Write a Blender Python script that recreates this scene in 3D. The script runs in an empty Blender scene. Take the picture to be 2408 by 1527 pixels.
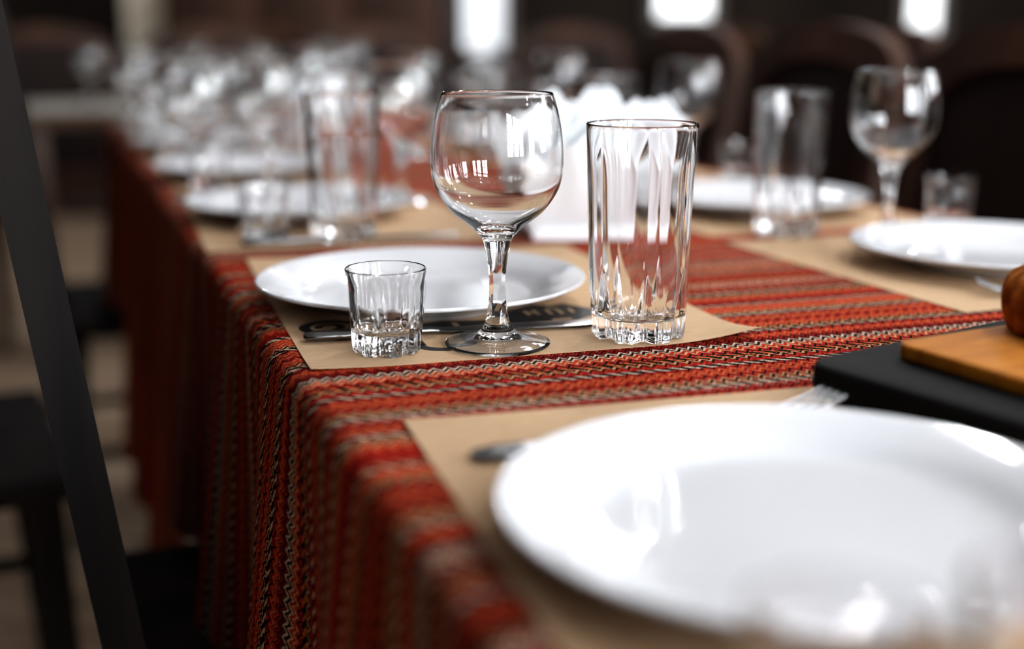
import bpy, bmesh, math, random
from mathutils import Vector, Matrix
random.seed(7)
scene = bpy.context.scene
col = scene.collection
TZ = 0.75
TH = math.radians(20)
U = Vector((math.cos(TH), math.sin(TH))); V = Vector((-math.sin(TH), math.cos(TH)))
P0 = Vector((-0.132, 0.722))
LS = 1/32.0      # light scale, balanced by the view exposure
def T(u, v):
    p = P0 + U*u + V*v
    return (p.x, p.y)

# ------------------------------------------------------------ materials
def newmat(name):
    m = bpy.data.materials.new(name); m.use_nodes = True
    nt = m.node_tree
    return m, nt, nt.nodes["Principled BSDF"]
def N(nt, t, **kw):
    n = nt.nodes.new(t)
    for k, v in kw.items(): setattr(n, k, v)
    return n
def M(nt, op, a=None, b=None, c=None):
    n = nt.nodes.new("ShaderNodeMath"); n.operation = op
    for i, x in enumerate((a, b, c)):
        if x is None: continue
        if isinstance(x, (int, float)): n.inputs[i].default_value = x
        else: nt.links.new(x, n.inputs[i])
    return n.outputs[0]
def noisy(name, c1, c2, scale=20, rough=0.5, stretch=(1,1,1), bump=0.0, spec=0.5, metallic=0.0, coat=0.0, detail=4):
    m, nt, b = newmat(name)
    tc = N(nt, "ShaderNodeTexCoord"); mp = N(nt, "ShaderNodeMapping")
    mp.inputs["Scale"].default_value = stretch
    nz = N(nt, "ShaderNodeTexNoise"); nz.inputs["Scale"].default_value = scale; nz.inputs["Detail"].default_value = detail
    rp = N(nt, "ShaderNodeValToRGB")
    rp.color_ramp.elements[0].position = 0.3; rp.color_ramp.elements[1].position = 0.7
    rp.color_ramp.elements[0].color = (*c1, 1); rp.color_ramp.elements[1].color = (*c2, 1)
    L = nt.links.new
    L(tc.outputs["Object"], mp.inputs[0]); L(mp.outputs[0], nz.inputs["Vector"]); L(nz.outputs["Fac"], rp.inputs[0])
    L(rp.outputs[0], b.inputs["Base Color"])
    b.inputs["Roughness"].default_value = rough; b.inputs["Metallic"].default_value = metallic
    b.inputs["Specular IOR Level"].default_value = spec; b.inputs["Coat Weight"].default_value = coat
    if bump:
        bp = N(nt, "ShaderNodeBump"); bp.inputs["Strength"].default_value = bump; bp.inputs["Distance"].default_value = 0.002
        L(nz.outputs["Fac"], bp.inputs["Height"]); L(bp.outputs[0], b.inputs["Normal"])
    return m
def emis(name, c, s):
    m, nt, b = newmat(name)
    b.inputs["Base Color"].default_value = (*c, 1)
    b.inputs["Emission Color"].default_value = (*c, 1); b.inputs["Emission Strength"].default_value = s*LS
    return m
def glassmat():
    m, nt, b = newmat("clear_glass")
    b.inputs["Base Color"].default_value = (1, 1, 1, 1)
    b.inputs["Roughness"].default_value = 0.0; b.inputs["IOR"].default_value = 1.47
    b.inputs["Transmission Weight"].default_value = 1.0
    return m
GLASS = glassmat()
PORC = noisy("white_porcelain", (0.64,0.65,0.68), (0.68,0.69,0.72), 3, 0.06, spec=0.5)
STEEL = noisy("brushed_steel", (0.17,0.17,0.175), (0.30,0.30,0.31), 60, 0.25, (1,12,12), metallic=1.0)
KRAFT = noisy("kraft_paper", (0.50,0.345,0.215), (0.58,0.405,0.26), 90, 0.85, (1,6,1), bump=0.15, spec=0.1)
INK = noisy("black_ink", (0.010,0.009,0.009), (0.016,0.014,0.014), 80, 0.6)
NAPK = noisy("white_tissue", (0.93,0.95,0.97), (0.95,0.97,0.99), 60, 0.9, bump=0.15, spec=0.1)
nt = NAPK.node_tree
_tr = N(nt, "ShaderNodeBsdfTranslucent"); _tr.inputs[0].default_value = (0.96,0.97,0.99,1)
_mx = N(nt, "ShaderNodeMixShader"); _mx.inputs[0].default_value = 0.28
nt.links.new(nt.nodes["Principled BSDF"].outputs[0], _mx.inputs[1]); nt.links.new(_tr.outputs[0], _mx.inputs[2])
nt.links.new(_mx.outputs[0], [n for n in nt.nodes if n.type == 'OUTPUT_MATERIAL'][0].inputs[0])
HOLD = noisy("white_plastic", (0.86,0.87,0.9), (0.9,0.91,0.93), 10, 0.4)
DWOOD = noisy("dark_stained_wood", (0.015,0.007,0.004), (0.060,0.025,0.013), 9, 0.6, (1,1,0.08), bump=0.1, spec=0.2)
PWOOD = noisy("brown_panel_wood", (0.006,0.0035,0.003), (0.016,0.007,0.005), 7, 0.6, (1,1,0.1), spec=0.15)
GWOOD = noisy("grey_black_wood", (0.005,0.004,0.004), (0.030,0.022,0.020), 16, 0.65, (1,1,0.05), bump=0.2, spec=0.12)
TWOOD = noisy("table_wood", (0.05,0.025,0.014), (0.09,0.045,0.022), 6, 0.5, (1,0.1,1))
BLACKB = noisy("black_slate", (0.005,0.005,0.006), (0.010,0.009,0.009), 30, 0.75, bump=0.2, spec=0.12)
OCHRE = noisy("yellow_oiled_wood", (0.38,0.13,0.012), (0.54,0.21,0.022), 14, 0.6, (1,8,1), spec=0.12)
CRUST = noisy("golden_crust", (0.20,0.05,0.010), (0.58,0.21,0.04), 90, 0.75, bump=1.0, spec=0.1)
WALLD = noisy("dark_panelled_wall", (0.008,0.006,0.005), (0.022,0.015,0.012), 2, 0.8, (1,1,0.2), spec=0.1)
WALLB = noisy("beige_plaster", (0.66,0.58,0.46), (0.72,0.64,0.52), 6, 0.85, bump=0.1)
WALLG = noisy("pale_grey_plaster", (0.44,0.44,0.43), (0.50,0.50,0.49), 6, 0.85, bump=0.1)
CEIL = noisy("ceiling_plaster", (0.26,0.26,0.26), (0.30,0.30,0.30), 5, 0.9)
TRIM = noisy("dark_window_frame", (0.03,0.02,0.015), (0.05,0.035,0.025), 8, 0.5)
LINEN = noisy("pale_linen", (0.34,0.32,0.28), (0.42,0.40,0.36), 120, 0.85, bump=0.1)
BRASS = noisy("dark_metal", (0.03,0.03,0.03), (0.05,0.05,0.05), 30, 0.4, metallic=1)
PANE = emis("daylight_pane", (0.91,0.96,1.0), 30)
PANEF = emis("daylight_pane_bright", (0.91,0.96,1.0), 50)
PANEB = emis("daylight_pane_far", (0.95,0.98,1.0), 2.8)
PANEC = emis("curtained_pane", (0.86,0.90,0.95), 0.9)
BULB = emis("white_bulb", (0.98,0.985,1.0), 620)

def floor_mat():
    m, nt, b = newmat("oak_planks"); L = nt.links.new
    tc = N(nt, "ShaderNodeTexCoord"); mp = N(nt, "ShaderNodeMapping")
    mp.inputs["Rotation"].default_value = (0,0,math.radians(12))
    br = N(nt, "ShaderNodeTexBrick"); br.inputs["Scale"].default_value = 1.0
    br.inputs["Brick Width"].default_value = 1.2; br.inputs["Row Height"].default_value = 0.12; br.inputs["Mortar Size"].default_value = 0.004
    br.inputs["Color1"].default_value = (0.78,0.60,0.44,1); br.inputs["Color2"].default_value = (0.68,0.50,0.35,1); br.inputs["Mortar"].default_value = (0.06,0.04,0.025,1)
    nz = N(nt, "ShaderNodeTexNoise"); nz.inputs["Scale"].default_value = 5
    mx = N(nt, "ShaderNodeMix", data_type='RGBA', blend_type='MULTIPLY'); mx.inputs[0].default_value = 0.15
    L(tc.outputs["Object"], mp.inputs[0]); L(mp.outputs[0], br.inputs["Vector"]); L(tc.outputs["Object"], nz.inputs["Vector"])
    L(br.outputs["Color"], mx.inputs[6]); L(nz.outputs["Fac"], mx.inputs[7]); L(mx.outputs[2], b.inputs["Base Color"])
    b.inputs["Roughness"].default_value = 0.4
    return m
FLOOR = floor_mat()

def cloth_mat():
    m, nt, b = newmat("woven_red_cloth"); L = nt.links.new
    uv = N(nt, "ShaderNodeUVMap"); uv.uv_map = "UVMap"
    sp = N(nt, "ShaderNodeSeparateXYZ"); L(uv.outputs[0], sp.inputs[0])
    nz = N(nt, "ShaderNodeTexNoise"); nz.inputs["Scale"].default_value = 110; nz.inputs["Detail"].default_value = 3
    L(uv.outputs[0], nz.inputs["Vector"])
    jit = M(nt, 'MULTIPLY', M(nt, 'SUBTRACT', nz.outputs["Fac"], 0.5), 0.0040)
    Uc = M(nt, 'ADD', sp.outputs[0], jit)
    Vc = M(nt, 'ADD', sp.outputs[1], M(nt, 'MULTIPLY', jit, 0.6))
    Vc = M(nt, 'ADD', Vc, M(nt, 'MULTIPLY', sp.outputs[0], 0.03))
    zig = M(nt, 'PINGPONG', Uc, 0.0040)
    Vz = M(nt, 'ADD', Vc, M(nt, 'MULTIPLY', zig, 1.5))
    def ramp(fac, cols):
        r = N(nt, "ShaderNodeValToRGB"); cr = r.color_ramp; cr.interpolation = 'CONSTANT'
        n = len(cols)
        cr.elements[0].position = 0; cr.elements[0].color = (*cols[0], 1)
        cr.elements[1].position = 1.0/n; cr.elements[1].color = (*cols[1], 1)
        for i in range(2, n):
            e = cr.elements.new(i/n); e.color = (*cols[i], 1)
        L(fac, r.inputs[0]); return r.outputs[0]
    R=(0.56,0.038,0.020); R2=(0.36,0.016,0.011); D=(0.04,0.005,0.005); K=(0.007,0.005,0.005); C=(0.72,0.58,0.45); O=(0.68,0.17,0.062); Tn=(0.70,0.35,0.18)
    fr = M(nt, 'FRACT', M(nt, 'DIVIDE', M(nt, 'ADD', Vz, 2.0), 0.26))
    base = ramp(fr, [R,R,R2,R,D,R,R2,R,R,D,R,R2,R,R2,D,R,R,D,R2,R,R,D,R,R,R2,R,D,R])
    line = ramp(fr, [O,K,R2,O,Tn,K,O,D,C,Tn,K,O,D,R,Tn,K,Tn,C,D,O,K,Tn,O,D,O,K,Tn,O])
    fine = M(nt, 'FRACT', M(nt, 'DIVIDE', M(nt, 'ADD', Vz, 2.0), 0.0060))
    mask = M(nt, 'GREATER_THAN', fine, 0.54)
    mx = N(nt, "ShaderNodeMix", data_type='RGBA'); L(mask, mx.inputs[0]); L(base, mx.inputs[6]); L(line, mx.inputs[7])
    rf = M(nt, 'FRACT', M(nt, 'DIVIDE', M(nt, 'ADD', Vc, 2.013), 0.19))
    rowm = None
    for p in (0.06, 0.27, 0.37, 0.66, 0.90):
        q = M(nt, 'LESS_THAN', M(nt, 'ABSOLUTE', M(nt, 'SUBTRACT', rf, p)), 0.0165)
        rowm = q if rowm is None else M(nt, 'MAXIMUM', rowm, q)
    dash = M(nt, 'GREATER_THAN', M(nt, 'FRACT', M(nt, 'ADD', M(nt, 'DIVIDE', Uc, 0.0100), M(nt, 'MULTIPLY', rf, 22.0))), 0.60)
    kc = N(nt, "ShaderNodeMix", data_type='RGBA'); L(dash, kc.inputs[0]); kc.inputs[6].default_value = (*K,1)
    creamc = ramp(rf, [C,C,O,C,Tn,C]); L(creamc, kc.inputs[7])
    mx2 = N(nt, "ShaderNodeMix", data_type='RGBA'); L(rowm, mx2.inputs[0]); L(mx.outputs[2], mx2.inputs[6]); L(kc.outputs[2], mx2.inputs[7])
    wv = N(nt, "ShaderNodeTexVoronoi"); wv.inputs["Scale"].default_value = 620; L(uv.outputs[0], wv.inputs["Vector"])
    th = N(nt, "ShaderNodeMapRange"); th.inputs["From Min"].default_value=0; th.inputs["From Max"].default_value=0.8; th.inputs["To Min"].default_value=1.3; th.inputs["To Max"].default_value=0.38
    L(wv.outputs["Distance"], th.inputs["Value"])
    vm = N(nt, "ShaderNodeVectorMath", operation='SCALE'); L(mx2.outputs[2], vm.inputs[0]); L(th.outputs[0], vm.inputs["Scale"])
    L(vm.outputs[0], b.inputs["Base Color"])
    b.inputs["Roughness"].default_value = 0.95; b.inputs["Specular IOR Level"].default_value = 0.05
    hsum = M(nt, 'ADD', M(nt,'MULTIPLY',mask,0.7), M(nt,'SUBTRACT', 1.0, wv.outputs["Distance"]))
    bp = N(nt, "ShaderNodeBump"); bp.inputs["Strength"].default_value = 0.7; bp.inputs["Distance"].default_value = 0.001
    L(hsum, bp.inputs["Height"]); L(bp.outputs[0], b.inputs["Normal"])
    return m
CLOTH = cloth_mat()

# ------------------------------------------------------------ helpers
def mkobj(name, verts, faces, mat, smooth=False, autos=None):
    me = bpy.data.meshes.new(name); me.from_pydata([tuple(v) for v in verts], [], faces); me.update()
    bm = bmesh.new(); bm.from_mesh(me); bmesh.ops.recalc_face_normals(bm, faces=bm.faces); bm.to_mesh(me); bm.free()
    ob = bpy.data.objects.new(name, me); col.objects.link(ob)
    if mat: me.materials.append(mat)
    if smooth:
        for p in me.polygons: p.use_smooth = True
    if autos is not None:
        for p in me.polygons: p.use_smooth = True
        me.set_sharp_from_angle(angle=math.radians(autos))
    return ob
def meta(ob, label, cat, group=None, kind=None):
    ob["label"] = label; ob["category"] = cat
    if group: ob["group"] = group
    if kind: ob["kind"] = kind
    return ob
def empty(name, loc=(0,0,0), rz=0):
    e = bpy.data.objects.new(name, None); col.objects.link(e); e.location = loc; e.rotation_euler = (0,0,rz); e.empty_display_size = 0.05
    return e
def box(name, size, loc, mat, bevel=0.0, parent=None, rot=(0,0,0)):
    bm = bmesh.new(); bmesh.ops.create_cube(bm, size=1.0)
    bmesh.ops.scale(bm, vec=size, verts=bm.verts)
    if bevel: bmesh.ops.bevel(bm, geom=bm.edges[:], offset=bevel, segments=3, affect='EDGES', profile=0.5)
    me = bpy.data.meshes.new(name); bm.to_mesh(me); bm.free()
    me.materials.append(mat)
    if bevel:
        for p in me.polygons: p.use_smooth = True
        me.set_sharp_from_angle(angle=math.radians(40))
    ob = bpy.data.objects.new(name, me); col.objects.link(ob); ob.location = loc; ob.rotation_euler = rot
    if parent: ob.parent = parent
    return ob
def catmull(pts, n=6):
    out = []
    P = [pts[0]] + list(pts) + [pts[-1]]
    for i in range(1, len(P)-2):
        p0,p1,p2,p3 = [Vector(P[i+k]) for k in (-1,0,1,2)]
        for j in range(n):
            t = j/n
            out.append(tuple(0.5*((2*p1)+(p2-p0)*t+(2*p0-5*p1+4*p2-p3)*t*t+(3*p1-p0-3*p2+p3)*t**3)))
    out.append(tuple(pts[-1])); return [(max(a,0.0), b) for a,b in out]
def revolve(name, prof, mat, seg=96, f=None, autos=None, closed=False):
    verts=[]; faces=[]; rings=[]
    for i,(r,z) in enumerate(prof):
        if r < 1e-6:
            verts.append((0,0,z)); rings.append([len(verts)-1])
        else:
            ring=[]
            for k in range(seg):
                th=2*math.pi*k/seg
                rr,zz=(r,z) if f is None else f(th,r,z,i)
                verts.append((rr*math.cos(th),rr*math.sin(th),zz)); ring.append(len(verts)-1)
            rings.append(ring)
    prs = list(zip(rings[:-1], rings[1:]))
    if closed: prs.append((rings[-1], rings[0]))
    for a,b in prs:
        for k in range(seg):
            k2=(k+1)%seg
            if len(a)==1 and len(b)>1: faces.append((a[0],b[k],b[k2]))
            elif len(b)==1 and len(a)>1: faces.append((a[k],b[0],a[k2]))
            elif len(a)>1: faces.append((a[k],b[k],b[k2],a[k2]))
    return mkobj(name, verts, faces, mat, smooth=autos is None, autos=autos)
def loft(name, secs, mat, n=14, p=2.6, parent=None):
    verts=[];faces=[]
    for (x,y,w,t,z) in secs:
        for k in range(n):
            a=2*math.pi*k/n; c,s=math.cos(a),math.sin(a)
            verts.append((x, y+w*math.copysign(abs(c)**(2/p),c), z+t*math.copysign(abs(s)**(2/p),s)))
    m=len(secs)
    for i in range(m-1):
        for k in range(n):
            k2=(k+1)%n; faces.append((i*n+k,(i+1)*n+k,(i+1)*n+k2,i*n+k2))
    faces.append(tuple(range(n))); faces.append(tuple((m-1)*n+k for k in range(n)))
    ob=mkobj(name,verts,faces,mat,autos=50)
    if parent: ob.parent=parent
    return ob
def clone(root, loc, rz=None, **props):
    o = root.copy(); col.objects.link(o); o.location = loc
    if rz is not None: o.rotation_euler = (0,0,rz)
    for ch in root.children:
        c = ch.copy(); col.objects.link(c); c.parent = o; c.matrix_parent_inverse = ch.matrix_parent_inverse.copy()
        for gc in ch.children:
            g = gc.copy(); col.objects.link(g); g.parent = c; g.matrix_parent_inverse = gc.matrix_parent_inverse.copy()
    for k,v in props.items(): o[k]=v
    return o

# ------------------------------------------------------------ tablecloth + table
VA, VB, TW = -0.95, 2.02, 0.77
DROP = 0.285
def sstep(a,b,x):
    t=min(1,max(0,(x-a)/(b-a))); return t*t*(3-2*t)
def leftdrop(v):
    g=sstep(0.62,0.84,v)*(1-sstep(1.40,1.58,v))
    return DROP+0.22*g
def build_cloth():
    path=[]
    R=0.012; nd=26
    for i in range(nd+1):
        d = DROP - (DROP-R)*i/nd; path.append((0.0, TZ-d, d, -1))
    for i in range(1,6):
        a=math.pi/2*i/5; path.append((R-R*math.cos(a), TZ-R+R*math.sin(a), max(0,R-R*math.sin(a)), -1))
    nt_=44
    for i in range(1,nt_): path.append((R+(TW-2*R)*i/nt_, TZ, 0, 0))
    for i in range(0,6):
        a=math.pi/2*(1-i/5); path.append((TW-R+R*math.cos(a), TZ-R+R*math.sin(a), max(0,R-R*math.sin(a)), 1))
    for i in range(1,nd+1):
        d=R+(DROP-R)*i/nd; path.append((TW, TZ-d, d, 1))
    s=[0]
    for a,b in zip(path[:-1],path[1:]): s.append(s[-1]+math.hypot(b[0]-a[0],b[1]-a[1]))
    s0 = s[nd+5]
    rows=int((VB-VA)/0.010)
    verts=[];uvs=[];faces=[]
    n=len(path)
    for j in range(rows+1):
        v=VA+(VB-VA)*j/rows
        ld=leftdrop(v)
        for i,(u,z,d,sd) in enumerate(path):
            k=(d/DROP)
            zz=z; su=s[i]-s0
            if sd==-1 and d>R:
                d2=R+(d-R)*(ld-R)/(DROP-R); zz=TZ-d2; su=-(d2+0.0068)
            w=(0.5+0.5*math.sin(2*math.pi*v/0.27+0.3+1.4*math.sin(v*4.3)))**1.3*0.034+0.003*math.sin(2*math.pi*v/0.101+2)+0.003
            off=max(0,w)*k*sd if sd else 0
            hem = -0.006*math.sin(v*14)*k if k>0.8 else 0
            x,y=T(u+off,v)
            verts.append((x,y,zz+hem)); uvs.append((su,v))
    for j in range(rows):
        for i in range(n-1):
            faces.append((j*n+i,j*n+i+1,(j+1)*n+i+1,(j+1)*n+i))
    tops=[i for i,p in enumerate(path) if p[2]<=1e-6]
    last=rows*n; prev=[last+i for i in tops]
    for k in range(1,14):
        cur=[]
        for i in tops:
            u=path[i][0]; d=DROP*k/13
            x,y=T(u, VB+0.006*min(k,2)+0.02*(k/13)*(0.5+0.5*math.sin(u*40)))
            verts.append((x,y,TZ-d)); uvs.append((s[i]-s0,VB+d)); cur.append(len(verts)-1)
        for q in range(len(tops)-1): faces.append((prev[q],prev[q+1],cur[q+1],cur[q]))
        prev=cur
    me=bpy.data.meshes.new("tablecloth"); me.from_pydata(verts,[],faces)
    ul=me.uv_layers.new(name="UVMap")
    for lp in me.loops: ul.data[lp.index].uv=uvs[lp.vertex_index]
    for p in me.polygons: p.use_smooth=True
    me.materials.append(CLOTH)
    ob=bpy.data.objects.new("tablecloth",me); col.objects.link(ob)
    meta(ob,"red woven tablecloth with black zigzag stripes over dining table","tablecloth")
build_cloth()
tb=empty("dining_table",(*T(TW/2,(VA+VB)/2),0),TH)
meta(tb,"long wooden dining table covered by a red striped cloth","table")
box("tabletop",(TW-0.03,VB-VA-0.03,0.03),(0,0,TZ-0.0175),TWOOD,0.004,tb)
for sx in (-1,1):
    for sy in (-1,0,1):
        box("leg",(0.05,0.05,TZ-0.034),(sx*(TW/2-0.06),sy*((VB-VA)/2-0.08),(TZ-0.034)/2),TWOOD,0.004,tb)

# ------------------------------------------------------------ glassware
def make_tumbler(name, H, rb, rt, floor_t, wall, NP, gh, notch, pw, gd=0.14):
    seg=NP*26
    nz=60
    outer=[(0,0.0016),(rb*0.5,0.0014),(rb*0.80,0.0006),(rb*0.93,0.0)]
    for i in range(nz+1):
        t=i/nz; z=0.002+(H-0.003)*t
        outer.append((rb+(rt-rb)*(z/H)-0.0006*math.exp(-z/0.002), z))
    rim=[(rt-0.0003,H-0.0003),(rt-0.0007,H),(rt-0.0012,H-0.0003)]
    inner=[]
    for i in range(30):
        t=i/29; z=(H-0.001)-(H-0.001-floor_t-0.004)*t
        w=wall*(0.55+0.75*min(1,t*3))
        inner.append((rb+(rt-rb)*(z/H)-w, z))
    ri=inner[-1][0]
    inner+= [(ri*0.93,floor_t+0.0018),(ri*0.75,floor_t+0.0004),(ri*0.4,floor_t),(0,floor_t)]
    prof=outer+rim+inner
    no=len(outer)
    step=2*math.pi/NP
    def f(th,r,z,i):
        if i>=no+2:
            return r,z
        ph=(th/step)%1.0-0.5; ang=ph*step
        up=1.0-0.72*sstep(H*0.80,H,z)
        if i>=no: up*= 0.7
        poly=math.cos(step/2)/math.cos(ang)
        r2=r*(1+(poly-1)*pw*up)
        db=(0.5-abs(ph))*step
        if z<gh:
            k=1-z/gh; sg=step*0.20*k**0.9+0.003
            g=max(0,1-db/(sg*1.8)); g=g*g*(3-2*g)
            r2-=gd*rb*g*min(1,k*1.8)
            if z<0.012: z+=notch*g*(1-z/0.012)*min(1.0,r/rb)**6
        gc=gh*0.60
        if z<gc:
            k=1-z/gc; sg=step*0.11*k**0.7+0.003
            g=max(0,1-abs(ang)/(sg*1.8)); g=g*g*(3-2*g); r2-=0.06*rb*g*min(1,k*2)
        return r2,z
    ob=revolve(name,prof,GLASS,seg,f,autos=60)
    return ob
hb=make_tumbler("highball_glass",0.138,0.0318,0.036,0.013,0.0024,7,0.050,0.0024,0.46)
sh=make_tumbler("shot_glass",0.053,0.0226,0.0254,0.0125,0.0019,7,0.030,0.0018,0.55,0.16)
Z=TZ+0.0012
hb.location=(0.0826,0.8135,Z); hb.rotation_euler=(0,0,0.25)
meta(hb,"tall clear faceted glass tumbler with cut base, standing on kraft placemat","glass","tall tumblers on the long table")
sh.location=(-0.078,0.772,Z); sh.rotation_euler=(0,0,0.1)
meta(sh,"small clear faceted shot glass beside the steel knife","glass","shot glasses on the long table")

def make_wine():
    e=empty("wine_glass")
    outer=catmull([(0.0087,0.066),(0.0103,0.0697),(0.0170,0.0765),(0.0285,0.0855),(0.0372,0.0975),(0.0405,0.108),(0.0412,0.118),(0.0406,0.129),(0.0391,0.140),(0.0368,0.150),(0.0346,0.1572)],6)
    rim=[(0.0344,0.1580),(0.0341,0.1582),(0.0339,0.1578)]
    inner=catmull([(0.0338,0.157),(0.0361,0.150),(0.0384,0.140),(0.0399,0.129),(0.0405,0.118),(0.0398,0.108),(0.0364,0.0985),(0.0276,0.0872),(0.0150,0.0788),(0.007,0.0755),(0,0.0748)],6)
    bowl=revolve("bowl",outer+rim+inner,GLASS,144); bowl.parent=e
    step=2*math.pi/6
    def ff(th,r,z,i):
        w=math.sin(math.pi*min(1,max(0,(z-0.012)/0.054)))
        ph=((th/step)%1-0.5)*step
        return r*(1+(math.cos(step/2)/math.cos(ph)-1)*0.9*w),z
    stem=revolve("stem",catmull([(0.0104,0.0100),(0.0080,0.0145),(0.0065,0.021),(0.0054,0.030),(0.0051,0.039),(0.0056,0.049),(0.0070,0.058),(0.0087,0.066)],6),GLASS,72,ff,autos=45); stem.parent=e
    foot=revolve("foot",catmull([(0,0.0055),(0.006,0.0052),(0.012,0.0040),(0.018,0.0026),(0.024,0.0014),(0.0290,0.0004)],5)+[(0.0305,0.0),(0.0320,0.0)]+catmull([(0.0331,0.0007),(0.0336,0.0016),(0.0330,0.0025),(0.028,0.0034),(0.020,0.0052),(0.0140,0.0073),(0.0104,0.0100)],5),GLASS,144); foot.parent=e
    return e
wg=make_wine()
for ch in wg.children:
    bm=bmesh.new(); bm.from_mesh(ch.data); bm.faces.ensure_lookup_table()
    best=max(bm.faces,key=lambda f:math.hypot(*f.calc_center_median()[:2])); c=best.calc_center_median(); bm.normal_update()
    if best.normal.x*c.x+best.normal.y*c.y<0: bmesh.ops.reverse_faces(bm,faces=bm.faces)
    bm.to_mesh(ch.data); bm.free()
wg.location=(-0.0092,0.788,Z)
meta(wg,"clear round-bowled wine glass on a short stem, standing on kraft placemat","glass","wine glasses on the long table")

# ------------------------------------------------------------ plates
pp=[(0,0.0022),(0.060,0.0022),(0.066,0.0),(0.071,0.0),(0.074,0.0030)]+catmull([(0.076,0.0036),(0.084,0.0060),(0.094,0.0092),(0.108,0.0130),(0.1195,0.0166)],4)+[(0.1207,0.0176),(0.1208,0.0188),(0.1198,0.0194)]+catmull([(0.1185,0.0190),(0.108,0.0158),(0.098,0.0124),(0.091,0.0090),(0.085,0.0062),(0.078,0.0048),(0.062,0.0043),(0.03,0.0041),(0,0.0041)],5)
plate=revolve("dinner_plate",pp,PORC,128)
plate.location=(-0.067,0.925,Z)
PG="white dinner plates on the long table"
meta(plate,"round white glossy dinner plate on kraft placemat behind the glasses","plate",PG)
PL={"near":(0.114,0.472),"third":(-0.228,1.365),"oppA":(0.412,1.075),"oppB":(0.272,1.41)}
clone(plate,(*PL["near"],Z),label="large white glossy dinner plate beside the black serving board")
clone(plate,(*PL["third"],Z),label="white dinner plate behind a tall tumbler")
clone(plate,(*PL["oppA"],Z),label="white dinner plate with fork beside it near the board")
clone(plate,(*PL["oppB"],Z),label="white dinner plate behind a tall tumbler")
left_set=[(0.13,1.04),(0.13,1.46),(0.13,1.82)]; right_set=[(0.62,0.93),(0.62,1.36),(0.62,1.78)]
for (u,v) in left_set+right_set:
    clone(plate,(*T(u,v),Z),label="white dinner plate at a set place further along the table")

# ------------------------------------------------------------ placemats
def make_mat(w,l,seed,curl):
    nx,ny=36,44; verts=[];faces=[]
    th=0.00035
    for side in (0,1):
        for j in range(ny+1):
            for i in range(nx+1):
                x=(i/nx-0.5)*w; y=(j/ny-0.5)*l
                z=0.0003
                for (cx,cy,h) in curl:
                    d=max(0,1-math.hypot(x-cx*w/2,y-cy*l/2)/0.07); z+=h*d*d
                verts.append((x,y,z+side*th))
    n=(nx+1)*(ny+1)
    for s_ in (0,1):
        for j in range(ny):
            for i in range(nx):
                a=s_*n+j*(nx+1)+i; q=(a,a+1,a+nx+2,a+nx+1); faces.append(q if s_ else q[::-1])
    def strip(idx):
        for p,q in zip(idx[:-1],idx[1:]): faces.append((p,q,q+n,p+n))
    strip([i for i in range(nx+1)]); strip([ny*(nx+1)+i for i in range(nx+1)][::-1])
    strip([j*(nx+1) for j in range(ny+1)][::-1]); strip([j*(nx+1)+nx for j in range(ny+1)])
    return mkobj("placemat",verts,faces,KRAFT,smooth=False,autos=40)
MG="kraft paper placemats on the long table"
m1=make_mat(0.292,0.385,1,[(-1,-1,0.002),(1,-1,0.007),(-1,1,0.002)])
m1.location=(-0.035,0.951,TZ); m1.rotation_euler=(0,0,math.radians(17))
meta(m1,"brown kraft paper placemat with black printed emblem, under plate and glasses","placemat",MG)
def prism(name,polys,z0,z1,mat,parent=None):
    verts=[];faces=[]
    for pl in polys:
        b=len(verts);k=len(pl)
        verts+= [(x,y,z0) for x,y in pl]+[(x,y,z1) for x,y in pl]
        faces.append(tuple(b+i for i in range(k))[::-1]); faces.append(tuple(b+k+i for i in range(k)))
        for i in range(k): faces.append((b+i,b+(i+1)%k,b+k+(i+1)%k,b+k+i))
    ob=mkobj(name,verts,faces,mat)
    if parent: ob.parent=parent
    return ob
def ringpoly(cx,cy,r,t,a0,a1,n=18,sy=1):
    qs=[]
    for i in range(n):
        b0=a0+(a1-a0)*i/n; b1=a0+(a1-a0)*(i+1)/n
        qs.append([(cx+r*math.cos(b0),cy+sy*r*math.sin(b0)),(cx+r*math.cos(b1),cy+sy*r*math.sin(b1)),(cx+(r-t)*math.cos(b1),cy+sy*(r-t)*math.sin(b1)),(cx+(r-t)*math.cos(b0),cy+sy*(r-t)*math.sin(b0))])
    return qs
def rect(x0,y0,x1,y1): return [(x0,y0),(x1,y0),(x1,y1),(x0,y1)]
polys=[[(0.000,-0.112),(0.030,-0.116),(0.050,-0.110),(0.068,-0.098),(0.072,-0.078),(0.058,-0.056),(0.045,-0.062),(0.036,-0.052),(0.014,-0.066),(0.000,-0.080)],
       [(-0.072,-0.116),(-0.010,-0.116),(-0.010,-0.092),(-0.040,-0.086),(-0.072,-0.092)]]
polys+=ringpoly(-0.117,-0.082,0.021,0.0075,0.4,5.8,22)
polys+=ringpoly(-0.117,-0.082,0.0105,0.0055,-1.5,3.4,12)
polys+=[rect(-0.104,-0.090,-0.088,-0.082)]
polys+=ringpoly(-0.054,-0.146,0.022,0.008,3.2,6.4,14)+[rect(-0.040,-0.150,-0.030,-0.112),rect(-0.074,-0.150,-0.066,-0.120)]
prism("printed_emblem",polys,0.0006,0.00075,INK,m1)
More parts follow.
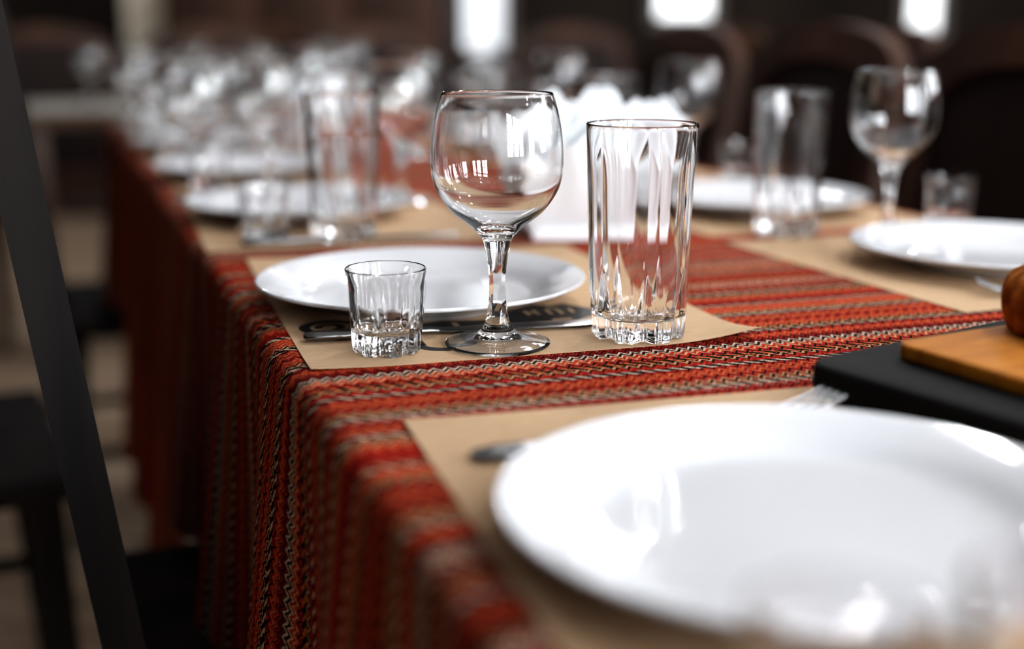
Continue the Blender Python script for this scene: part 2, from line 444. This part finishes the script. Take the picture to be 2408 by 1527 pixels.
let=[rect(0.022,-0.086,0.0245,-0.072),rect(0.029,-0.086,0.0315,-0.072),rect(0.022,-0.080,0.0315,-0.078),
     rect(0.038,-0.088,0.0405,-0.070),rect(0.046,-0.088,0.0485,-0.070),rect(0.038,-0.073,0.0485,-0.070),rect(0.055,-0.086,0.0575,-0.074),
     rect(0.034,-0.106,0.048,-0.103),
     rect(-0.062,-0.108,-0.046,-0.105),rect(-0.062,-0.100,-0.058,-0.094),rect(-0.036,-0.110,-0.032,-0.094),rect(-0.026,-0.110,-0.014,-0.106)]
prism("printed_lettering",let,0.00076,0.00085,KRAFT,m1)
def mat_at(loc,ang,w=0.292,l=0.385,label="brown kraft paper placemat under white plate",seed=3,curl=((-1,1,0.001),)):
    m=make_mat(w,l,seed,curl); m.location=(*loc,TZ); m.rotation_euler=(0,0,math.radians(ang)); meta(m,label,"placemat",MG); return m
def corner_mat(cx,cy,ang,w,l,**k):
    a=math.radians(ang); u=Vector((math.cos(a),math.sin(a))); v=Vector((-math.sin(a),math.cos(a)))
    c=Vector((cx,cy))+u*w/2-v*l/2
    return mat_at((c.x,c.y),ang,w,l,**k)
corner_mat(-0.056,0.628,16,0.285,0.36,label="brown kraft paper placemat under the large plate and fork",seed=5)
mat_at(T(0.155,0.60),17,0.28,0.34)
mat_at(T(0.612,0.165),22,0.27,0.325)
mat_at(T(0.612,0.535),20,0.27,0.35)
for (u,v) in left_set+right_set: mat_at(T(0.155 if u<0.3 else 0.612,v-0.01),20,0.26,0.32)

# ------------------------------------------------------------ cutlery
def make_knife():
    e=empty("table_knife")
    h=[(0,0,0.0030,0.0012,0.0030),(0.0015,0,0.0052,0.0022,0.0030),(0.008,0,0.0066,0.0028,0.0032),(0.03,0,0.0062,0.0028,0.0032),(0.06,0,0.0050,0.0025,0.0030),(0.082,0,0.0042,0.0022,0.0028),(0.088,0,0.0048,0.0017,0.0025)]
    b=[(0.088,0,0.0048,0.0015,0.0025),(0.094,-0.0004,0.0062,0.0009,0.0022),(0.12,-0.0008,0.0078,0.0008,0.0020),(0.16,-0.0010,0.0085,0.0007,0.0018),(0.19,-0.0005,0.0082,0.0006,0.0016),(0.205,0.0008,0.0062,0.0005,0.0014),(0.212,0.0035,0.0028,0.0004,0.0013),(0.2135,0.005,0.0008,0.0003,0.0013)]
    loft("handle",h,STEEL,parent=e); loft("blade",b,STEEL,parent=e,p=3); return e
def make_fork():
    e=empty("table_fork")
    h=[(0,0,0.004,0.0008,0.0022),(0.002,0,0.0075,0.0012,0.0022),(0.015,0,0.0095,0.0014,0.0022),(0.05,0,0.0062,0.0014,0.0024),(0.09,0,0.0034,0.0015,0.0050),(0.118,0,0.0032,0.0016,0.0072),(0.130,0,0.0060,0.0012,0.0068),(0.140,0,0.0108,0.0009,0.0050),(0.152,0,0.0122,0.0009,0.0034),(0.157,0,0.0120,0.0009,0.0030)]
    loft("handle",h,STEEL,parent=e)
    for i in range(4):
        y=-0.0097+0.00647*i
        loft("tine",[(0.156,y,0.0022,0.0009,0.0030),(0.172,y,0.0019,0.0009,0.0030),(0.188,y,0.0017,0.0008,0.0056),(0.200,y,0.0012,0.0006,0.0100),(0.203,y,0.0004,0.0003,0.0112)],STEEL,n=10,parent=e)
    return e
kn=make_knife(); kn.location=(-0.134,0.7965,TZ+0.0012); kn.rotation_euler=(0,0,math.radians(14.8))
meta(kn,"stainless steel table knife lying on placemat behind the shot glass","knife","table knives")
fk=make_fork(); fk.location=(-0.018,0.566,TZ+0.0012); fk.rotation_euler=(0,0,math.radians(22.5))
meta(fk,"stainless steel fork tucked beside the large white plate","fork","table forks")
clone(fk,(0.545,0.893,TZ+0.0012),math.radians(165),label="stainless steel fork lying beside a white plate")
clone(kn,(*T(0.04,0.455),TZ+0.0012),math.radians(18),label="stainless steel table knife in front of a white plate")

# ------------------------------------------------------------ more glasses
def HB(x,y,l="tall clear faceted tumbler standing near a white plate"): clone(hb,(x,y,Z),random.uniform(0,1),label=l)
def SH(x,y,l="small clear faceted shot glass near a white plate"): clone(sh,(x,y,Z),random.uniform(0,1),label=l)
def WG(x,y,l="clear round-bowled wine glass on a short stem"): clone(wg,(x,y,Z),random.uniform(0,1),label=l)
HB(0.268,1.235); WG(0.360,1.212); SH(0.437,1.27)
HB(-0.160,1.205); SH(-0.233,1.195); WG(-0.128,1.463)
SH(0.084,0.298,"small clear faceted shot glass in front of the large plate"); SH(0.146,0.314,"small clear faceted shot glass in front of the large plate")
for (u,v) in left_set:
    x,y=T(u,v); SH(x-0.011,y-0.153); WG(x+0.062,y-0.139); HB(x+0.150,y-0.118)
for (u,v) in right_set:
    x,y=T(u,v); HB(x-0.004,y-0.175); WG(x+0.088,y-0.195); SH(x+0.165,y-0.14)
for (u,v) in ((0.05,1.240),(0.03,1.60),(0.34,1.62),(0.36,1.80),(0.42,1.22),(0.045,0.80),(0.06,1.95),(0.30,1.93),(0.45,1.93)): WG(*T(u,v))

# ------------------------------------------------------------ napkins
def make_napkin(seed,w,h):
    rnd=random.Random(seed); nx,nz=56,30; verts=[];faces=[]
    ph=[rnd.uniform(0,6.28) for _ in range(4)]; pk=rnd.uniform(-0.6,0.6); th=0.0008
    fq=rnd.uniform(2.2,3.4)
    for side in (0,1):
        for j in range(nz+1):
            for i in range(nx+1):
                s=i/nx*2-1; t=j/nz
                saw=0.5+0.5*math.cos(s*fq*3.14+ph[0])
                top=h*(1-0.20*abs(s-pk)**1.4-0.14*saw-0.06*(0.5+0.5*math.sin(s*19+ph[1])))
                z=t*top
                x=s*w/2*(0.92+0.18*t)+0.006*math.sin(ph[3]+t*5)*t
                y=(0.0030*math.sin(s*6+ph[1]*0.35)+0.0030*math.sin(s*11+ph[2]*0.3))*t*t+0.009*t*t*math.sin(s*2.6+ph[3]*0.35)
                verts.append((x,y+side*th,z))
    n=(nx+1)*(nz+1)
    for s_ in (0,1):
        for j in range(nz):
            for i in range(nx):
                a=s_*n+j*(nx+1)+i; q=(a,a+1,a+nx+2,a+nx+1); faces.append(q)
    def strip(idx):
        for p,q in zip(idx[:-1],idx[1:]): faces.append((p,q,q+n,p+n))
    strip(list(range(nx+1))); strip([nz*(nx+1)+i for i in range(nx+1)]); strip([j*(nx+1) for j in range(nz+1)]); strip([j*(nx+1)+nx for j in range(nz+1)])
    return mkobj("paper_napkin",verts,faces,NAPK,autos=50)
def bundle(x,y,rz,n=10,w=0.125,h=0.125):
    e=empty("napkin_holder",(x,y,TZ+0.0005),rz)
    meta(e,"low white napkin holder packed with white paper napkins","napkin holder","napkin holders")
    sp=0.0085; dep=n*sp+0.006
    box("base",(w*0.80,dep+0.006,0.004),(0,0,0.002),HOLD,0.001,e)
    box("side_panel",(w*0.80,0.003,0.010),(0,-dep/2-0.001,0.007),HOLD,0.001,e)
    box("side_panel",(w*0.80,0.003,0.010),(0,dep/2+0.001,0.007),HOLD,0.001,e)
    for i in range(n):
        tt=(i+0.5)/n*2-1
        o=make_napkin(int(x*1000)+i*17,w*random.uniform(0.80,1.12),h*(1-0.30*max(0,-tt)-0.05*max(0,tt))*random.uniform(0.90,1.05))
        d=-dep/2+0.006+i*sp
        o.location=(x-math.sin(rz)*d+random.uniform(-0.014,0.014), y+math.cos(rz)*d, TZ+0.0048)
        o.rotation_euler=(-tt*0.55,0,rz)
        meta(o,"folded white paper napkin standing in the holder","napkin","paper napkins in the holders")
bundle(0.078,1.245,math.radians(2),9,0.150,0.146)
bundle(*T(0.325,1.41),math.radians(25),6,0.11,0.125)

# ------------------------------------------------------------ serving board + plank + pastry
def slab(name,Cx,Cy,ang,L1,L2,th,z,mat,bev):
    a=math.radians(ang); e1=Vector((math.cos(a),math.sin(a))); e2=Vector((math.sin(a),-math.cos(a)))
    c=Vector((Cx,Cy))+e1*L1/2+e2*L2/2
    bm=bmesh.new(); bmesh.ops.create_cube(bm,size=1.0); bmesh.ops.scale(bm,vec=(L1,L2,th),verts=bm.verts)
    ve=[e for e in bm.edges if abs(e.verts[0].co.z-e.verts[1].co.z)>th*0.5]
    bmesh.ops.bevel(bm,geom=ve,offset=bev,segments=6,affect='EDGES',profile=0.5)
    he=[e for e in bm.edges if abs(e.verts[0].co.z-e.verts[1].co.z)<1e-6 and len(e.link_faces)==2 and any(abs(f.normal.z)<0.5 for f in e.link_faces)]
    bmesh.ops.bevel(bm,geom=he,offset=th*0.2,segments=3,affect='EDGES',profile=0.5)
    me=bpy.data.meshes.new(name); bm.to_mesh(me); bm.free(); me.materials.append(mat)
    for p in me.polygons: p.use_smooth=True
    me.set_sharp_from_angle(angle=math.radians(40))
    ob=bpy.data.objects.new(name,me); col.objects.link(ob); ob.location=(c.x,c.y,z+th/2); ob.rotation_euler=(0,0,a); return ob
sb=slab("serving_board",0.157,0.677,34,0.33,0.27,0.018,TZ+0.0022,BLACKB,0.020)
meta(sb,"thick black rounded serving board lying on the red tablecloth","board")
cb=slab("cutting_board",0.210,0.683,28,0.20,0.17,0.009,TZ+0.0204,OCHRE,0.010)
meta(cb,"yellow oiled wooden board on top of the black serving board","board")
def fb(th,r,z,i):
    return r*(1+0.13*abs(math.sin(th*10))),z
bun=revolve("ribbed_pastry",catmull([(0,0),(0.030,0.0),(0.036,0.006),(0.038,0.018),(0.036,0.030),(0.027,0.038),(0.014,0.042),(0,0.043)],4),CRUST,160,fb,autos=60)
bun.location=(0.320,0.700,TZ+0.0296); meta(bun,"golden brown ribbed baked pastry on the yellow board","pastry")

# ------------------------------------------------------------ chairs
def make_chair(frame,panel,recline=0.19,slats=False):
    e=empty("dining_chair")
    W=0.21; seat_z=0.435
    s=box("seat",(0.42,0.43,0.03),(0.0,0,seat_z-0.015),frame,0.01,e)
    for sx in (-1,1):
        for sy in (-1,1):
            x=0.17*sx; y=0.18*sy
            v=[];t=0.02;b=0.014
            for (z,q,dx) in ((0,b,0.02*sx),(seat_z-0.031,t,0)):
                v+= [(x+dx-q,y-q,z),(x+dx+q,y-q,z),(x+dx+q,y+q,z),(x+dx-q,y+q,z)]
            o=mkobj("leg",v,[(0,3,2,1),(4,5,6,7),(0,1,5,4),(1,2,6,5),(2,3,7,6),(3,0,4,7)],frame); o.parent=e
    for sy in (-1,1): box("stretcher",(0.33,0.016,0.022),(0,0.18*sy,0.18),frame,0.003,e)
    def outline(w,zt,z0,arch,n=20):
        pts=[(-w,z0)]
        for i in range(n+1):
            a=math.pi-math.pi*i/n
            pts.append((w*math.cos(a), zt-arch+arch*math.sin(a)**0.8 if math.sin(a)>0 else zt-arch))
        pts.append((w,z0)); return pts
    H=(1.0 if slats else 0.955)-seat_z
    arch=0.04 if slats else 0.09
    out=outline(W,H,0.0,arch); inn=outline(W-0.045,H-0.055,0.07,arch*0.8)
    def rec(y,z,x): 
        return (-0.20+x-recline*z, y, seat_z+z)
    t=0.014; verts=[];faces=[]; n=len(out)
    for x in (-t,t):
        for y,z in out: verts.append(rec(y,z,x))
        for y,z in inn: verts.append(rec(y,z,x))
    for i in range(n):
        j=(i+1)%n
        faces.append((i,j,n+j,n+i)); faces.append((2*n+i,3*n+i,3*n+j,2*n+j))
        faces.append((i,2*n+i,2*n+j,j)); faces.append((n+i,n+j,3*n+j,3*n+i))
    fr=mkobj("backrest_frame",verts,faces,frame,autos=40); fr.parent=e
    if slats:
        for yc in (-0.12,-0.06,0,0.06,0.12):
            z1=H-0.055-0.010
            vv=[]
            for z in (0.069,z1):
                for (dx,dy) in ((-0.007,-0.016),(0.007,-0.016),(0.007,0.016),(-0.007,0.016)): vv.append(rec(yc+dy,z,dx))
            o=mkobj("slat",vv,[(0,3,2,1),(4,5,6,7),(0,1,5,4),(1,2,6,5),(2,3,7,6),(3,0,4,7)],panel); o.parent=e
    else:
        inn2=outline(W-0.044,H-0.054,0.069,arch*0.8); verts=[];faces=[]; m=len(inn2)
        for x in (-0.006,0.006):
            for y,z in inn2: verts.append(rec(y,z,x))
        faces=[tuple(range(m)),tuple(range(m,2*m))]+[(i,(i+1)%m,m+(i+1)%m,m+i) for i in range(m)]
        pn=mkobj("backrest_panel",verts,faces,panel,autos=40); pn.parent=e
    return e
CG="dining chairs around the tables"
chL=make_chair(GWOOD,GWOOD,0.13,True); chL.location=(*T(0.108,0.33),0); chL.rotation_euler=(0,0,TH+0.03)
meta(chL,"dark grey-black wooden slatted dining chair pushed in at the table","chair",CG)
clone(chL,(*T(0.075,1.82),0),TH)
clone(chL,(*T(-0.345,0.97),0),TH+0.10,label="dark grey-black wooden slatted dining chair pulled out from the table")
chR=make_chair(DWOOD,PWOOD); chR.location=(*T(0.775,0.60),0); chR.rotation_euler=(0,0,TH+math.pi)
meta(chR,"dark brown wooden dining chair with arched back at the table","chair",CG)
for v in (0.12,1.07,1.54): clone(chR,(*T(0.775,v),0),TH+math.pi)
for (x,y,r) in ((1.5,3.3,200),(2.1,3.0,185),(0.9,3.9,190),(2.7,3.6,170),(0.25,4.7,275),(-0.9,4.75,-90),(0.35,3.35,230)):
    clone(chR,(x,y,0),math.radians(r),label="dark brown wooden dining chair with arched back in the dining room")
t2c=T(0.36,2.85)
t2=empty("dining_table",(*t2c,0),TH); meta(t2,"neighbouring dining table spread with a pale linen cloth","table")
box("tabletop",(1.1,0.70,0.03),(0,0,0.73),TWOOD,0.004,t2)
for sx in (-1,1):
    for sy in (-1,1): box("leg",(0.05,0.05,0.714),(sx*0.5,sy*0.30,0.357),TWOOD,0.003,t2)
rn=box("table_runner",(1.04,0.5,0.004),(*t2c,0.7475),LINEN,0.001,None,(0,0,TH)); meta(rn,"pale linen runner laid on the neighbouring table","table runner")
for (u,v) in ((0.0,2.75),(0.12,2.86),(0.26,2.72),(0.42,2.84),(0.58,2.74),(0.72,2.9)): WG(*T(u,v),"clear round-bowled wine glass on the neighbouring table")
for (u,v,r) in ((-0.10,3.45,-70),(0.42,3.45,-70),(0.95,3.40,-70)):
    clone(chR,(*T(u,v),0),math.radians(r),label="dark wooden dining chair behind the neighbouring table")

# sideboard
sbd=empty("sideboard",(-0.95,6.25,0)); meta(sbd,"long dark wooden sideboard against the back wall","cabinet")
box("body",(1.3,0.45,1.18),(0,0,0.62),PWOOD,0.006,sbd)
box("plinth",(1.24,0.41,0.029),(0,0,0.015),DWOOD,0,sbd)
for i in range(3):
    d=box("door",(0.40,0.02,1.05),(-0.42+0.42*i,-0.236,0.62),DWOOD,0.004,sbd)
    k=box("handle",(0.012,0.02,0.12),(0.16,-0.02,0.1),BRASS,0.003); k.parent=d

# ------------------------------------------------------------ room
def struct(o): o["kind"]="structure"; return o
X0,X1,Y0,Y1,HZ=-3.2,4.2,-2.6,6.6,2.9
struct(box("floor",(X1-X0,Y1-Y0,0.1),((X0+X1)/2,(Y0+Y1)/2,-0.05),FLOOR))
struct(box("ceiling",(X1-X0,Y1-Y0,0.1),((X0+X1)/2,(Y0+Y1)/2,HZ+0.05),CEIL))
struct(box("wall_back",(X1-X0,0.1,HZ),((X0+X1)/2,Y1+0.05,HZ/2),WALLD))
struct(box("wall_front",(X1-X0,0.1,HZ),((X0+X1)/2,Y0-0.05,HZ/2),WALLD))
struct(box("wall_left",(0.1,Y1-Y0,HZ),(X0-0.05,(Y0+Y1)/2,HZ/2),WALLD))
struct(box("wall_right",(0.1,Y1-Y0,HZ),(X1+0.05,(Y0+Y1)/2,HZ/2),WALLG))
struct(box("trim_1",(0.26,0.06,HZ),(-1.80,Y1-0.031,HZ/2),WALLB))
struct(box("baseboard_back",(X1-X0,0.02,0.12),((X0+X1)/2,Y1-0.011,0.06),TRIM))
wn=[0]
def window(cx,cy,z0,z1,w,rz,pane,nx=2,nz=3):
    wn[0]+=1
    h=z1-z0; verts=[];faces=[]
    def bx(x0,x1,za,zb,d0=-0.025,d1=0.025):
        b=len(verts); verts.extend([(x0,d0,za),(x1,d0,za),(x1,d1,za),(x0,d1,za),(x0,d0,zb),(x1,d0,zb),(x1,d1,zb),(x0,d1,zb)])
        faces.extend([(b,b+3,b+2,b+1),(b+4,b+5,b+6,b+7),(b,b+1,b+5,b+4),(b+1,b+2,b+6,b+5),(b+2,b+3,b+7,b+6),(b+3,b,b+4,b+7)])
    t=0.05
    bx(-w/2-t,-w/2,-t,h+t); bx(w/2,w/2+t,-t,h+t); bx(-w/2,w/2,-t,0); bx(-w/2,w/2,h,h+t)
    for i in range(1,nx): x=-w/2+w*i/nx; bx(x-0.02,x+0.02,0,h,-0.02,0.01)
    for i in range(1,nz): z=h*i/nz; bx(-w/2,w/2,z-0.02,z+0.02,-0.018,0.008)
    o=mkobj("window_%d"%wn[0],verts,faces,TRIM); o.location=(cx,cy,z0); o.rotation_euler=(0,0,rz); struct(o)
    p=box("pane",(w,0.006,h),(0,0.018,h/2),pane,0,o); struct(p)
    return o
window(0.86,Y1-0.03,1.00,1.7,0.26,0,PANEB,1,2)
window(2.06,Y1-0.03,0.93,1.7,0.14,0,PANEB,1,2)
window(-0.14,Y1-0.03,0.84,2.0,0.20,0,PANEC,1,3)
for x in (1.45,2.3,3.15): window(x,Y0+0.03,0.9,2.5,0.6,math.pi,PANEF,2,4)
for y in (-1.4,0.6,2.2): window(X1-0.03,y,0.9,2.5,0.8,-math.pi/2,PANE,2,4)

# pendant lamps
def pend():
    e=empty("pendant_lamp")
    cord=revolve("cord",[(0,0.0),(0.003,0.0),(0.003,0.75),(0,0.75)],BRASS,12,autos=30); cord.location=(0,0,0.10); cord.parent=e
    sk=revolve("socket",[(0,0.035),(0.016,0.035),(0.018,0.070),(0.012,0.10),(0,0.10)],BRASS,24,autos=30); sk.parent=e
    bl=revolve("bulb",catmull([(0,-0.036),(0.020,-0.031),(0.034,-0.016),(0.037,0.0),(0.030,0.020),(0.015,0.036),(0,0.037)],4),BULB,32); bl.parent=e
    return e
pl=pend(); pl.location=(0.42,1.9,2.05); meta(pl,"small bare bulb pendant lamp hanging from the ceiling","lamp","pendant lamps")
for (x,y) in ((0.9,1.1),(1.3,2.6),(0.25,3.2),(2.0,1.6),(-0.1,4.8),(0.42,4.2),(1.6,4.4),(-1.3,5.0),(0.9,-0.4),(2.0,-0.1)):
    clone(pl,(x,y,2.05))

# ------------------------------------------------------------ world, camera
w=bpy.data.worlds.new("World"); scene.world=w; w.use_nodes=True
w.node_tree.nodes["Background"].inputs[0].default_value=(0.5,0.55,0.6,1); w.node_tree.nodes["Background"].inputs[1].default_value=0.3*LS
cd=bpy.data.cameras.new("camera"); cam=bpy.data.objects.new("camera",cd); col.objects.link(cam)
cam.location=(0,0,TZ+0.198); cam.rotation_euler=(math.radians(90-13.12),0,0)
cd.sensor_width=36; cd.lens=3000/2408*36; cd.clip_start=0.01
cd.dof.use_dof=True; cd.dof.focus_distance=0.800; cd.dof.aperture_fstop=2.0
scene.camera=cam
scene.view_settings.view_transform='Standard'
for lk in ('Medium High Contrast','None'):
    try:
        scene.view_settings.look=lk; break
    except Exception as ex: print(ex)
scene.view_settings.exposure=-0.90+5.0
